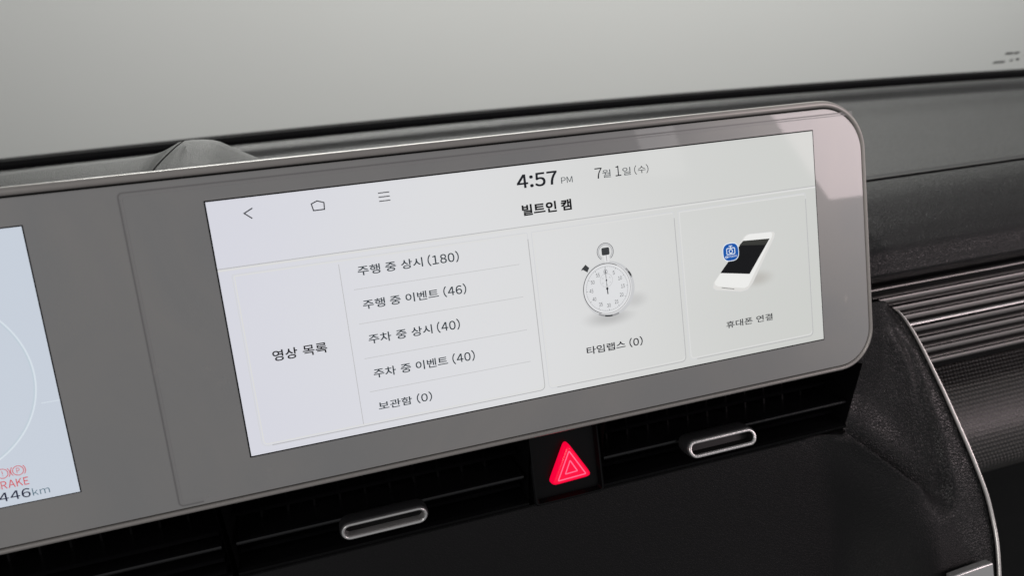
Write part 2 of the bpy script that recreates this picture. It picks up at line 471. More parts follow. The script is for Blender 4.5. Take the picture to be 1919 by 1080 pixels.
# ------------------------------------------------------------------ hood behind the instrument screen
hood = thing('instrument_hood', 'grey grained hood rising to a rounded peak behind the left end of the panel', 'dashboard hood', (-0.3, 0.1, 0.02))
SIL = [(-700, 412), (-300, 362), (0, 319), (130, 303), (240, 291), (285, 285), (303, 279), (318, 271), (333, 262), (345, 258.5), (360, 256.5), (380, 256), (398, 257), (411, 260), (425, 266), (450, 277.5), (476, 288), (503, 299), (545, 325), (600, 400)]
SILR = []
for i in range(len(SIL) - 1):
    for k in range(3):
        SILR.append(tuple(SIL[i][j] + (SIL[i + 1][j] - SIL[i][j]) * k / 3 for j in (0, 1)))
SILR.append(SIL[-1])
rows = []
for (u, v) in SILR:
    back = at(u, v, 0.135); x, Y, Z = back
    sh = (x - back[0])
    hump = max(0.0, 1 - abs(u - 370) / 150.0) ** 0.7
    row = []
    lean = 0.030 * (1 if u < 330 else 0.55)   # the peak's front foot spreads to the left
    for t in (0, .08, .2, .4, .6, .8, 1.0):
        yy = 0.135 - 0.105 * t
        zz = Z - 0.012 * t - hump * 0.004 * t * t
        row.append((x - lean * hump * t, yy, zz - 0.0015 * (1 - min(1, t / 0.08)) if t < 0.08 else zz))
    rows.append([(x, 0.16, Z - 0.06), (x, 0.140, Z - 0.006)] + row + [(row[-1][0], 0.028, row[-1][2] - 0.09)])
obj('hood_shell', MB().loft(rows), M['hood'], hood, panel=False, smooth=True)
# the seam down the left flank of the peak
sm = MB(); pr = []
for (u, v, Y) in ((345, 264.5, .126), (332, 274, .112), (318, 287, .095), (303, 302, .075), (290, 317, .055), (280, 330, .045)):
    p = at(u, v, Y); pr.append([(p[0] - .0005, p[1], p[2] + .0003), (p[0], p[1] - .0004, p[2] + .0006), (p[0] + .0005, p[1], p[2] + .0003)])
sm.loft(pr)
obj('seam', sm, mat('hood_seam', (0.008, 0.008, 0.008), 0.95, spec=0.05), hood, panel=False)

# ------------------------------------------------------------------ twin-screen display unit
disp = thing('display_unit', 'long twin-screen display panel in a champagne frame, grey glass, leaning back on the dashboard', 'car display', w(-0.18, 0.0, -0.075))
X0, X1, Z0, Z1 = -0.5345, 0.1757, -0.0716, 0.0652
RT, RB = 0.0235, 0.0190
inner = rrect(X0, X1, Z0, Z1, (RT, RT, RB, RB), 14)
gl = MB()
pl = [[(x, 0.004, z) for x, z in inner], [(x, 0.0003, z) for x, z in inner], [(x, 0.0, z) for x, z in rrect(X0 + .0003, X1 - .0003, Z0 + .0003, Z1 - .0003, (RT, RT, RB, RB), 14)]]
gl.loft(pl, closed_u=True)
gl.poly([(x, 0.0, z) for x, z in rrect(X0 + .0003, X1 - .0003, Z0 + .0003, Z1 - .0003, (RT, RT, RB, RB), 14)])
obj('cover_glass', gl, M['glass'], disp)


def ring(m_in, m_out):
    return None


def off(dt, dr, db):                          # outline grown by top / right+left / bottom margins
    return rrect(X0 - dr, X1 + dr, Z0 - db, Z1 + dt, (RT + (dt + dr) / 2, RT + (dt + dr) / 2, RB + (db + dr) / 2, RB + (db + dr) / 2), 14)


gp = MB().loft([[(x, 0.0012, z) for x, z in off(-.0002, -.0002, -.0002)], [(x, 0.0012, z) for x, z in off(.0012, .0009, .0008)]], closed_u=True)
obj('glass_gap', gp, M['gap'], disp)
secs = [(.0008, .0006, .0005, .0030), (.0008, .0006, .0005, .0004), (.0011, .0008, .0007, -.0003), (.0018, .0011, .0012, -.0007), (.0030, .0017, .0019, -.0006), (.0038, .0022, .0025, .0000),
        (.0043, .0025, .0029, .0011), (.0044, .0026, .0031, .0026), (.0040, .0022, .0030, .006), (.0020, .0005, .0010, .012), (-.006, -.006, -.006, .020)]
fr = MB().loft([[(x, y, z) for x, z in off(a, b, c)] for a, b, c, y in secs], closed_u=True)
obj('frame', fr, M['bezel'], disp, smooth=True)
bk = MB().poly([(x, 0.0198, z) for x, z in off(-.0061, -.0061, -.0061)])
obj('back_cover', bk, M['black'], disp)
# faint joint round the centre part of the glass
jl = rrect(-0.1776, 0.30, -0.0702, 0.0622, 0.0018, 4)
path = [(0.171, 0.0622)] + [p for p in rrect(-0.1776, 0.171, -0.0702, 0.0622, (0, 0.0018, 0.0018, 0), 4)[5:15]] + [(-0.168, -0.0702)]
obj('glass_joint', stroke(path, 0.0006, -0.00008), mat('joint_dark', (0.26, 0.26, 0.26), 0.4), disp)
obj('glass_joint', stroke([(x + (.0011 if x < 0.17 else 0), z - (.0011 if z > 0 else -.0011)) for x, z in path], 0.0005, -0.00008), mat('joint_light', (0.375, 0.376, 0.376), 0.4), disp)

# --- centre screen
SW, SH = 0.146, 0.05475
edge_m = M['gap']
eb = MB().box(-SW - .0006, SW + .0005, -0.00012, 0.0, -SH - .0006, SH + .0006)
obj('screen_border', eb, edge_m, disp)
cs = MB().box(-SW, SW, -0.0003, -0.00015, -SH, SH)
screen = obj('centre_screen', cs, M['screen'], disp, label='lit white centre screen showing a camera menu in Korean')
YS = -0.00036; YT = -0.00042; YU = -0.00048
def S(u, v): return pan(u, v, -0.0003)
def ST_(name, s, a, b, m, bold=0.0, label=None): return text(name, s, S(*a), S(*b), m, screen, YU, bold, label)


def bar(name, a, b, wd, m, y=YS, parent=None):
    return obj(name, stroke([a, b], wd, y), m, parent or screen)


# bright rim of the lit area
# header
hl = S(411, 502); hr = S(1526, 351); hz = (hl[1] + hr[1]) / 2
bar('header_line', (-SW, hz), (SW, hz), 0.00035, F['line'])
bar('header_line', (-SW, hz - .0007), (SW, hz - .0007), 0.0008, F['light'])
ic = stroke([S(473, 390), S(457.5, 400), S(473, 409.5)], 0.00048, YU); obj('back_icon', ic, F['ink'], screen)
hx, hz0 = S(585.5, 396); hx1, hz1 = S(605.5, 376)
hcx = (hx + hx1) / 2
hp = [(hx + .0005, hz0 + .0002), (hx1 - .0, hz0 + .0002), (hx1 + .0002, hz0 + .0031), (hcx, hz1 + .0002), (hx - .0, hz0 + .0031)]
obj('home_icon', stroke(hp, 0.00046, YU, closed=True), F['ink'], screen)
mi = MB()
mx0, mz = S(710.5, 377.5)
for k in range(3):
    s_ = stroke([(mx0, mz + k * .00178), (mx0 + .0049, mz + k * .00178)], 0.00038, YU); mi.add(s_.v, s_.f)
obj('menu_icon', mi, F['ink'], screen)
ST_('clock_text', '4:57', (970, 354), (1042, 320), F['ink'], 0.018, 'clock digits reading 4:57')
ST_('meridiem_text', 'PM', (1052, 344), (1072, 330), F['slate'], 0.0)
ST_('date_text', '7', (1115.5, 335.5), (1127, 314), F['ink'], -0.004)
ST_('date_text', '월', (1129, 333.5), (1143.5, 317), F['slate'], 0)
ST_('date_text', '1', (1153.5, 330.5), (1162.5, 310), F['ink'], -0.004)
ST_('date_text', '일', (1167, 329), (1181, 312.5), F['slate'], 0)
ST_('date_text', '(수)', (1189, 327.5), (1214, 307), F['ink'], -0.002)
ST_('title_text', '빌트인 캠', (980, 404.5), (1069, 373), F['black'], 0.032, 'bold menu title in Korean')


# cards
def card(x0, x1, z0, z1, name='menu_card', sides='lrb'):
    out = rrect(x0, x1, z0, z1, (0.0005, 0.0005, 0.0022, 0.0022), 5)
    obj(name, stroke(out, 0.00035, YS, closed=True), F['faint'], screen)
    # light inner rim
    out2 = rrect(x0 + .0008, x1 - .0008, z0 + .0008, z1 - .0006, (0.0005, 0.0005, 0.0016, 0.0016), 5)
    obj(name, stroke(out2, 0.0005, YS), F['light'], screen)
    # stronger right and lower edge
    obj(name, stroke([(x1, z1 - .003), (x1, z0 + .0022)] + [(x1 - .0022 + .0022 * math.cos(math.radians(a)), z0 + .0022 + .0022 * math.sin(math.radians(a))) for a in (0, -30, -60, -90)] + [(x0 + .004, z0)], 0.00040, YT), F['line'], screen)


c1x0 = S(492, 836)[0]; c1x1 = S(1020, 715)[0]; c1z0 = S(1000, 735)[1]; ctop = hz - 0.0030
c2x0 = S(1026, 700)[0]; c2x1 = S(1284, 655)[0]; c3x0 = S(1291, 650)[0]; c3x1 = S(1523, 615)[0]
card(c1x0, c1x1, c1z0, ctop); card(c2x0, c2x1, c1z0, ctop); card(c3x0, c3x1, c1z0, ctop)
vx = S(657, 640)[0]
bar('column_line', (vx, ctop - .002), (vx, c1z0 + .001), 0.00025, F['line'])
for (a, b) in (((657, 545), (980, 494)), ((668, 608), (988, 556)), ((680, 673), (998, 617)), ((691, 735), (1000, 677))):
    pa, pb = S(*a), S(*b); z_ = (pa[1] + pb[1]) / 2
    bar('row_line', (vx + .0048, z_), (c1x1 - .0055, z_), 0.00022, F['softline'])
for s, a, b in (('주행 중 상시 (180)', (672, 519), (858, 470)), ('주행 중 이벤트 (46)', (682, 582), (872, 531)), ('주차 중 상시 (40)', (692.5, 647), (860, 597)),
                ('주차 중 이벤트 (40)', (702, 711), (888, 656)), ('보관함 (0)', (711, 771), (808, 733.5))):
    ST_('list_text', s, a, b, F['slate'], 0.011)
ST_('list_heading_text', '영상 목록', (513, 678), (611, 641), F['black'], 0.014, 'heading left of the list, in Korean')
ST_('caption_text', '타임랩스 (0)', (1100.5, 667), (1203, 630), F['ink'], 0.014, 'caption below the stopwatch picture')
ST_('caption_text', '휴대폰 연결', (1361.5, 616), (1447, 587), F['ink'], 0.010, 'caption below the phone picture')

# stopwatch picture
wc = S(1141, 542); wr = (S(1190, 536)[0] - S(1093, 548)[0]) / 2


def soft_spot(c, rx, rz, m_rgb, alpha, y, name):
    """soft grey shade on the screen picture: rings that fade out"""
    m = bpy.data.materials.new(name + '_tint'); m.use_nodes = True; nt = m.node_tree; nt.nodes.clear()
    o = nt.nodes.new('ShaderNodeOutputMaterial'); e = nt.nodes.new('ShaderNodeEmission'); e.inputs[0].default_value = (*m_rgb, 1)
    t = nt.nodes.new('ShaderNodeBsdfTransparent'); mx = nt.nodes.new('ShaderNodeMixShader')
    tc = nt.nodes.new('ShaderNodeTexCoord'); vm = nt.nodes.new('ShaderNodeVectorMath'); vm.operation = 'SUBTRACT'; vm.inputs[1].default_value = (0.5, 0.5, 0.5)
    nt.links.new(tc.outputs['Generated'], vm.inputs[0])
    sp = nt.nodes.new('ShaderNodeSeparateXYZ'); nt.links.new(vm.outputs[0], sp.inputs[0])
    cb = nt.nodes.new('ShaderNodeCombineXYZ'); nt.links.new(sp.outputs[0], cb.inputs[0]); nt.links.new(sp.outputs[2], cb.inputs[1])
    ln = nt.nodes.new('ShaderNodeVectorMath'); ln.operation = 'LENGTH'; nt.links.new(cb.outputs[0], ln.inputs[0])
    mr = nt.nodes.new('ShaderNodeMapRange'); mr.interpolation_type = 'SMOOTHSTEP'; mr.inputs[1].default_value = 0.5; mr.inputs[2].default_value = 0.05; mr.inputs[3].default_value = 0; mr.inputs[4].default_value = alpha
    nt.links.new(ln.outputs['Value'], mr.inputs[0]); nt.links.new(mr.outputs[0], mx.inputs[0]); nt.links.new(t.outputs[0], mx.inputs[1]); nt.links.new(e.outputs[0], mx.inputs[2]); nt.links.new(mx.outputs[0], o.inputs[0])
    return obj(name, disc([(c[0] + rx * math.cos(a), c[1] + rz * math.sin(a)) for a in [i * PI / 20 for i in range(40)]], y), m, screen)


wcx, wcz = wc
soft_spot((wcx - .001, wcz - wr * 1.02), wr * 1.25, wr * .42, srgb(165, 165, 165), 0.6, YS, 'picture_shadow')
soft_spot((wcx + wr * .95, wcz - wr * .55), wr * .7, wr * .4, srgb(172, 172, 172), 0.4, YS, 'picture_shadow')
obj('stopwatch_case', disc(circle(wc, wr), YT), F['rim'], screen)
obj('stopwatch_case', disc(circle((wcx - .0007, wcz + .0003), wr * .93), YT - .00003), F['pale'], screen)
obj('stopwatch_case', stroke(circle((wcx - .0009, wcz + .0004), wr * .90, 60, 60, 250), .00033, YU), F['dark'], screen)
obj('stopwatch_case', stroke(circle((wcx - .0009, wcz + .0004), wr * .90, 60, -110, 60), .00025, YU), F['metal'], screen)
obj('stopwatch_case', stroke(circle(wc, wr * .965, 10, 18, 42), .0009, YU), F['metal'], screen)
obj('stopwatch_case', stroke(circle(wc, wr * .965, 6, 22, 33), .0009, YU - .00002), F['dark'], screen)
obj('stopwatch_case', stroke(circle(wc, wr * .965, 10, 240, 288), .0008, YU), F['metal'], screen)
obj('stopwatch_case', stroke(circle(wc, wr * .965, 6, 255, 272), .0008, YU - .00002), F['dark'], screen)
dc = (wcx - .0009, wcz + .0004)
obj('stopwatch_dial', disc(circle(dc, wr * .86), YU - .00001), F['dial'], screen)
obj('stopwatch_dial', stroke(circle(dc, wr * .80), .00012, YU - .00003, closed=True), F['metal'], screen)
tk = MB()
for k in range(60):
    a = math.radians(90 - k * 6); r0 = wr * (.745 if k % 5 == 0 else .775); r1 = wr * .80
    s_ = stroke([(dc[0] + r0 * math.cos(a), dc[1] + r0 * math.sin(a)), (dc[0] + r1 * math.cos(a), dc[1] + r1 * math.sin(a))], .00016 if k % 5 == 0 else .00007, YU - .00004); tk.add(s_.v, s_.f)
obj('stopwatch_ticks', tk, F['ink'], screen)
for k in range(1, 13):
    a = math.radians(90 - k * 30); r_ = wr * .61; cx_ = dc[0] + r_ * math.cos(a); cz_ = dc[1] + r_ * math.sin(a)
    hw = .00095 if k > 1 else .0005; hh = .00092
    text('dial_number', str(k * 5), (cx_ - hw, cz_ - hh), (cx_ + hw, cz_ + hh), F['ink'], screen, YU - .00005, 0.0)
sub = (dc[0], dc[1] + wr * .30)
obj('stopwatch_dial', stroke(circle(sub, wr * .24), .0001, YU - .00005, closed=True), F['metal'], screen)
for k, s in enumerate(('30', '5', '10', '15', '20', '25')):
    if k == 0: continue
    a = math.radians(90 - k * 60); text('dial_number', s, (sub[0] + wr * .165 * math.cos(a) - .0004, sub[1] + wr * .165 * math.sin(a) - .0003), (sub[0] + wr * .165 * math.cos(a) + .0004, sub[1] + wr * .165 * math.sin(a) + .0003), F['metal'], screen, YU - .00006, 0)
obj('stopwatch_hand', stroke([(dc[0] - .0001, dc[1] + wr * .76), (dc[0], dc[1] - wr * .02)], .00022, YU - .00008), F['ink'], screen)
obj('stopwatch_hand', stroke([(dc[0], dc[1] + wr * .02), (dc[0] + .0001, dc[1] - wr * .20)], .0005, YU - .00008), F['ink'], screen)
obj('stopwatch_hand', disc(circle(dc, .0006, 16), YU - .00009), F['ink'], screen)
obj('stopwatch_hand', disc(circle(sub, .0004, 16), YU - .00009), F['ink'], screen)
# loop, crown, pusher
lc = S(1134, 472)
obj('stopwatch_loop', stroke(circle(lc, .0038, 40, -55, 235), .0009, YT), F['rim'], screen)
obj('stopwatch_loop', stroke(circle(lc, .0042, 40, -55, 235), .00022, YU), F['dark'], screen)
obj('stopwatch_loop', stroke(circle(lc, .0034, 40, -55, 235), .00018, YU), F['metal'], screen)
obj('stopwatch_stem', stroke([(lc[0] + .0002, lc[1] - .001), (lc[0] + .0004, lc[1] - .0052)], .0024, YT), F['pale'], screen)
obj('stopwatch_stem', stroke([(lc[0] + .0002, lc[1] - .001), (lc[0] + .0004, lc[1] - .0046)], .0003, YU), F['metal'], screen)
cr = rrect(lc[0] - .0019, lc[0] + .0021, lc[1] - .0016, lc[1] + .0020, .0007, 5)
obj('stopwatch_crown', disc(cr, YU - .00004), F['dark'], screen)
pc = S(1096.5, 504.5)
pr_ = [(-.0021, -.0006), (-.0012, -.0002), (.0010, -.0018), (.0012, -.0012), (.0021, .0003), (.0017, .0006), (.0003, .0021), (-.0001, .0017), (-.0018, .0002)]
obj('stopwatch_pusher', disc([(pc[0] + a, pc[1] + b) for a, b in pr_], YU), F['dark'], screen)

# phone picture
soft_spot(S(1420, 522), .012, .0055, srgb(176, 172, 166), 0.6, YS, 'picture_shadow')
def SP(pts): return [S(*p) for p in pts]
obj('phone_body', disc(SP([(1337, 531), (1336, 540), (1341, 544), (1388, 547), (1401, 543), (1410, 531), (1450, 446), (1452, 438), (1449, 434), (1400, 439), (1394, 444)]), YT), F['phoneside'], screen)
obj('phone_body', disc(SP([(1339, 529), (1340, 534), (1345, 537), (1395, 540), (1402, 536), (1446, 444), (1447, 438), (1444, 435), (1404, 439), (1397, 443)]), YT - .00003), F['phone'], screen)
obj('phone_body', stroke(SP([(1337, 531), (1336, 540), (1341, 544), (1388, 547), (1401, 543), (1410, 531), (1450, 446), (1452, 438), (1449, 434), (1400, 439)]), .00014, YT - .00004), F['faint'], screen)
obj('phone_screen', disc(SP([(1349.5, 512), (1404.5, 513.5), (1442, 447), (1392, 451.5)]), YU - .00001), F['phonescreen'], screen)
obj('phone_screen', disc(SP([(1385, 460), (1435, 459), (1442, 447), (1392, 451.5)]), YU - .00003), F['phonetop'], screen)
obj('phone_slot', stroke(SP([(1352, 539.5), (1376, 542)]), .00025, YU), F['dark'], screen)
bc = S(1369, 472.5)
br = [(bc[0] + .0043 * np.sign(math.cos(a)) * abs(math.cos(a)) ** .72, bc[1] + .0043 * np.sign(math.sin(a)) * abs(math.sin(a)) ** .72) for a in [i * PI / 24 for i in range(48)]]
obj('app_badge', disc([(bc[0] + (x - bc[0]) * 1.09, bc[1] + (z - bc[1]) * 1.09) for x, z in br], YU - .00005), F['white'], screen)
obj('app_badge', disc(br, YU - .00008), F['blue'], screen)
bx, bz = bc; yb_ = YU - .00011
obj('badge_camera', stroke(rrect(bx - .0023, bx + .0023, bz - .0011, bz + .0020, .0005, 3), .00042, yb_, closed=True), F['white'], screen)
obj('badge_camera', stroke(circle((bx, bz + .0004), .00095, 20), .00042, yb_, closed=True), F['white'], screen)
obj('badge_camera', stroke([(bx - .0010, bz + .0031), (bx + .0010, bz + .0031)], .0004, yb_), F['white'], screen)
obj('badge_camera', stroke([(bx, bz + .0031), (bx, bz + .0020)], .0004, yb_), F['white'], screen)
text('badge_text', 'HYUNDAI', (bx - .0016, bz - .0027), (bx + .0033, bz - .0018), F['white'], screen, yb_, 0.01)
obj('badge_text', stroke([(bx - .0026 + .0007 * math.cos(a), bz - .00225 + .0004 * math.sin(a)) for a in [i * PI / 8 for i in range(16)]], .0003, yb_, closed=True), F['white'], screen)

# --- instrument screen
CX1 = -0.2127
ce = MB().box(CX1 - .2926, CX1 + .0004, -0.00012, 0.0, -SH - .0004, SH - .0004)
obj('screen_border', ce, edge_m, disp)
cl = MB().box(CX1 - .292, CX1, -0.0003, -0.00015, -SH, SH - .0009)
cscr = obj('instrument_screen', cl, M['cluster'], disp, label='lit pale blue instrument screen with red warning lamps')
ac = pan(-118, 730, 0); 
pr1 = pan(59, 690, 0)
rr_ = 0.0365; acx = pr1[0] - rr_; acz = pan(59, 700, 0)[1]
obj('gauge_ring', stroke(circle((acx, acz), rr_, 90, -90, 90), .0006, YS), F['arc'], cscr)
obj('gauge_ring', stroke(circle((acx, acz), rr_ + .0006, 90, -90, 90), .0006, YT), F['arclight'], cscr)
obj('gauge_ring', stroke([(pr1[0] + .0008, pan(60, 759, 0)[1]), (CX1, pan(60, 759, 0)[1])], .0003, YS), F['arclight'], cscr)
def TC(name, s, a, b, m, bold=0.0): return text(name, s, pan(*a), pan(*b), m, cscr, YU, bold)
TC('warning_text', 'BRAKE', (-9, 920), (53, 893), F['red'], 0.006)
TC('odometer_text', '446', (1, 942), (55.5, 914), F['navy'], 0.008)
TC('odometer_text', '41,', (-36, 950), (-4, 925), F['navy'], 0.008)
TC('unit_text', 'km', (63, 929), (92, 909), F['km'], 0.0)
p0 = pan(35, 882); ym = YU
for (cxp, czp, ch) in ((34.7, 881.7, 'P'), (5.4, 888, '!')):
    c_ = pan(cxp, czp)
    obj('warning_icon', stroke(circle(c_, .0019, 32), .0003, ym, closed=True), F['red'], cscr)
    for sgn in (0, 180):
        obj('warning_icon', stroke(circle(c_, .0026, 12, sgn - 42, sgn + 42), .0003, ym), F['red'], cscr)
    hw = .0006 if ch == 'P' else .00016
    text('warning_icon', ch, (c_[0] - hw, c_[1] - .0011), (c_[0] + hw, c_[1] + .0011), F['red'], cscr, ym, 0.0)

# dried smudges left on the glass
def smudge_material():
    m = bpy.data.materials.new('dry_smudge'); m.use_nodes = True; nt = m.node_tree; b = nt.nodes['Principled BSDF']
    b.inputs['Base Color'].default_value = (0.75, 0.74, 0.71, 1); b.inputs['Roughness'].default_value = 0.5
    out = nt.nodes['Material Output']; tr = nt.nodes.new('ShaderNodeBsdfTransparent'); mx = nt.nodes.new('ShaderNodeMixShader')
    tc = nt.nodes.new('ShaderNodeTexCoord'); vm = nt.nodes.new('ShaderNodeVectorMath'); vm.operation = 'SUBTRACT'; vm.inputs[1].default_value = (0.5, 0.5, 0.5)
    nt.links.new(tc.outputs['Generated'], vm.inputs[0]); sp = nt.nodes.new('ShaderNodeSeparateXYZ'); nt.links.new(vm.outputs[0], sp.inputs[0])
    cb = nt.nodes.new('ShaderNodeCombineXYZ'); nt.links.new(sp.outputs[0], cb.inputs[0]); nt.links.new(sp.outputs[2], cb.inputs[1])
    ln = nt.nodes.new('ShaderNodeVectorMath'); ln.operation = 'LENGTH'; nt.links.new(cb.outputs[0], ln.inputs[0])
    mr = nt.nodes.new('ShaderNodeMapRange'); mr.interpolation_type = 'SMOOTHSTEP'; mr.inputs[1].default_value = 0.5; mr.inputs[2].default_value = 0.0; mr.inputs[3].default_value = 0; mr.inputs[4].default_value = 1
    nt.links.new(ln.outputs['Value'], mr.inputs[0])
    ns = nt.nodes.new('ShaderNodeTexNoise'); ns.inputs['Scale'].default_value = 220; ns.inputs['Detail'].default_value = 4; nt.links.new(tc.outputs['Object'], ns.inputs['Vector'])
    m2 = nt.nodes.new('ShaderNodeMapRange'); m2.inputs[1].default_value = 0.48; m2.inputs[2].default_value = 0.75; m2.inputs[4].default_value = 0.5; nt.links.new(ns.outputs['Fac'], m2.inputs[0])
    mu = nt.nodes.new('ShaderNodeMath'); mu.operation = 'MULTIPLY'; nt.links.new(mr.outputs[0], mu.inputs[0]); nt.links.new(m2.outputs[0], mu.inputs[1])
    nt.links.new(mu.outputs[0], mx.inputs[0]); nt.links.new(tr.outputs[0], mx.inputs[1]); nt.links.new(b.outputs[0], mx.inputs[2]); nt.links.new(mx.outputs[0], out.inputs[0])
    return m


M['smudge'] = smudge_material()
for (u, v, rx, rz, rot) in ((507, 886, .0042, .0030, .6), (388, 932, .0012, .0010, 0), (392, 697, .006, .002, -.5), (296, 706, .003, .0055, .3), (415, 720, .0035, .003, .2), (1585, 560, .0025, .004, 0)):
    c = pan(u, v)
    obj('smudge', disc([(c[0] + rx * math.cos(a) * math.cos(rot) - rz * math.sin(a) * math.sin(rot), c[1] + rx * math.cos(a) * math.sin(rot) + rz * math.sin(a) * math.cos(rot)) for a in [i * PI / 16 for i in range(32)]], -.00011), M['smudge'], disp)


# ------------------------------------------------------------------ air vents, hazard switch
def stadium(cx, cz, hl, r, n=12):
    pts = []
    for i in range(n + 1):
        a = -PI / 2 + PI * i / n; pts.append((cx + hl + r * math.cos(a), cz + r * math.sin(a)))
    for i in range(n + 1):
        a = PI / 2 + PI * i / n; pts.append((cx - hl + r * math.cos(a), cz + r * math.sin(a)))
    return pts


YV = 0.016                                    # depth of the vent's vane edge behind the glass
ux0, uz0 = pan(640, 973, YV); ux1, uz1 = pan(1420, 795, YV)
zv = (uz0 + uz1) / 2
zl = (pan(985, 962, 0.020)[1] + pan(1300, 869, 0.020)[1]) / 2 + .0028
hzx0 = pan(997, 900, .012)[0]; hzx1 = pan(1128, 870, .012)[0]


def xrow(prof, x0, x1, n=2):
    return [[(x0 + (x1 - x0) * i / (n - 1), y, z) for y, z in prof] for i in range(n)]


def closed_profile(prof, x0, x1):
    mb = MB().loft(xrow(prof, x0, x1), closed_u=True)
    mb.poly([(x0, y, z) for y, z in prof]); mb.poly([(x1, y, z) for y, z in prof]); return mb


def make_vent(name, label, x0, x1, kx, silver_front, front=False):
    t = thing(name, label, 'air vent', w((x0 + x1) / 2, .03, zl), group='air vents below the display')
    housing = MB()
    # top wall, back wall, floor of the duct
    housing.loft(xrow([(.006, -.0745), (.010, -.078), (.052, -.080), (.052, zl + .004), (.030, zl + .003), (.0215, zl + .0012), (.0195, zl + .0002), (.0200, zl - .0012), (.024, zl - .004)], x0, x1))
    for x in (x0, x1):
        housing.poly([(x, .004, -.0745), (x, .052, -.079), (x, .052, zl - .004), (x, .0205, zl)])
    obj('housing', housing, M['black'], t, smooth=False)
    # main vane with a bright rounded front edge
    vane = closed_profile([(YV, zv), (YV + .0005, zv + .0007), (YV + .002, zv + .0010), (YV + .028, zv + .0022), (YV + .028, zv - .001), (YV + .002, zv - .0013), (YV + .0005, zv - .0008)], x0 + .002, x1 - .002)
    obj('vane', vane, M['gloss'], t)
    for dz in ((-.0066, .0064, -.0125) if front else (-.0085, .0095)):
        ys_ = 0.0 if front else .009
        v2 = closed_profile([(YV + ys_, zv + dz), (YV + ys_ + .002, zv + dz + .0009), (YV + .03, zv + dz + .0018), (YV + .03, zv + dz - .001), (YV + ys_ + .002, zv + dz - .0009)], x0 + .002, x1 - .002)
        obj('vane', v2, M['gloss'], t)
    # upright vanes deep inside
    k = 0; x = x0 + .012
    while x < x1 - .008:
        obj('upright_vane', MB().box(x, x + .001, .036, .050, zl + .006, -.081), M['black'], t); x += .0125
    if kx is None: return t
    # sliding knob
    kz = zv - .0005
    hl = .0157
    tl = .33 if silver_front else -.25            # the sliders are tipped with their vanes
    body = MB().loft([[(x, y + (z - kz) * tl, z) for x, z in stadium(kx, kz, hl, r)] for r, y in ((.0046, .0125), (.0049, .010), (.0049, .0040), (.0047, .0032), (.0042, .0028))], closed_u=True)
    kb = obj('knob', body, M['knobdark'], t, smooth=True)
    rg = MB().loft([[(x, y + (z - kz) * tl, z) for x, z in stadium(kx, kz, hl, r)] for r, y in (((.0043, .0034), (.0042, .0022), (.0040, .0018), (.0030, .0017), (.0027, .0021), (.0026, .0026)) if silver_front else ((.0043, .0034), (.0042, .0022), (.0039, .0018), (.0033, .0018), (.0029, .0023), (.0026, .0038), (.0025, .0080)))], closed_u=True)
    obj('knob_ring', rg, M['satin'] if not silver_front else M['satin'], kb, smooth=True)
    slot = MB()
    if silver_front: slot.loft([[(x, yy + (z - kz) * tl, z) for x, z in stadium(kx, kz, hl, .00262)] for yy in (.0026, .0078)], closed_u=True)
    slot.poly([(x, .0078 + (z - kz) * tl, z) for x, z in stadium(kx, kz, hl, .0026)])
    obj('knob_slot', slot, M['gap'] if not silver_front else mat('slot_grey', (0.010, 0.010, 0.010), .5), kb)
    return t


k1 = pan(721, 976, .0022); k2 = pan(1352, 793, .0022)
VX1 = pan(1592, 765, .016)[0]; xd = pan(432, 1010, .016)[0]
make_vent('air_vent', 'black finned air vent at lower left below the instrument screen, without a slider in view', -0.42, xd - .0025, None, False, True)
make_vent('air_vent', 'black air vent left of the hazard switch, its slotted silver slider darker on top', xd, hzx0 - .001, k1[0], False)
make_vent('air_vent', 'black air vent right of the hazard switch, with a bright slotted silver slider', hzx1 + .001, VX1, k2[0], True)

hz_t = thing('hazard_switch', 'red lit triangular hazard warning button in a black square between the two vents', 'hazard switch', w((hzx0 + hzx1) / 2, .01, zl))
zt_, zb_ = -.0755, zl + .0006
YH = 0.013
hb = MB()
o1 = rrect(hzx0, hzx1, zb_, zt_, .0022, 5); o2 = rrect(hzx0 + .0022, hzx1 - .0022, zb_ + .0024, zt_ - .0020, .0012, 5)
hb.loft([[(x, .030, z) for x, z in o1], [(x, YH - .001, z) for x, z in o1], [(x, YH - .0017, z) for x, z in rrect(hzx0 + .0006, hzx1 - .0006, zb_ + .0006, zt_ - .0006, .0018, 5)],
         [(x, YH - .0017, z) for x, z in rrect(hzx0 + .0014, hzx1 - .0014, zb_ + .0014, zt_ - .0014, .0014, 5)], [(x, YH + .0015, z) for x, z in o2]], closed_u=True)
hb.poly([(x, YH + .0015, z) for x, z in o2])
obj('housing', hb, mat('switch_black', (0.003, 0.003, 0.0034), 0.3, spec=0.22), hz_t)
tp = [np.array(pan(*p, YH - .004)) for p in ((1064, 829), (1113, 893), (1033, 915))]


def tri(pts, inset, r, n=6):
    c = sum(pts) / 3; out = []
    P_ = [p + (c - p) * (inset / np.linalg.norm(c - p)) for p in pts]
    for i in range(3):
        p = P_[i]; a = P_[i - 1] - p; b = P_[(i + 1) % 3] - p; a = a / np.linalg.norm(a); b = b / np.linalg.norm(b)
        for k in range(n + 1):
            t = k / n; q = (1 - t) ** 2 * (p + a * r) + 2 * t * (1 - t) * p + t * t * (p + b * r); out.append(q)
    return out


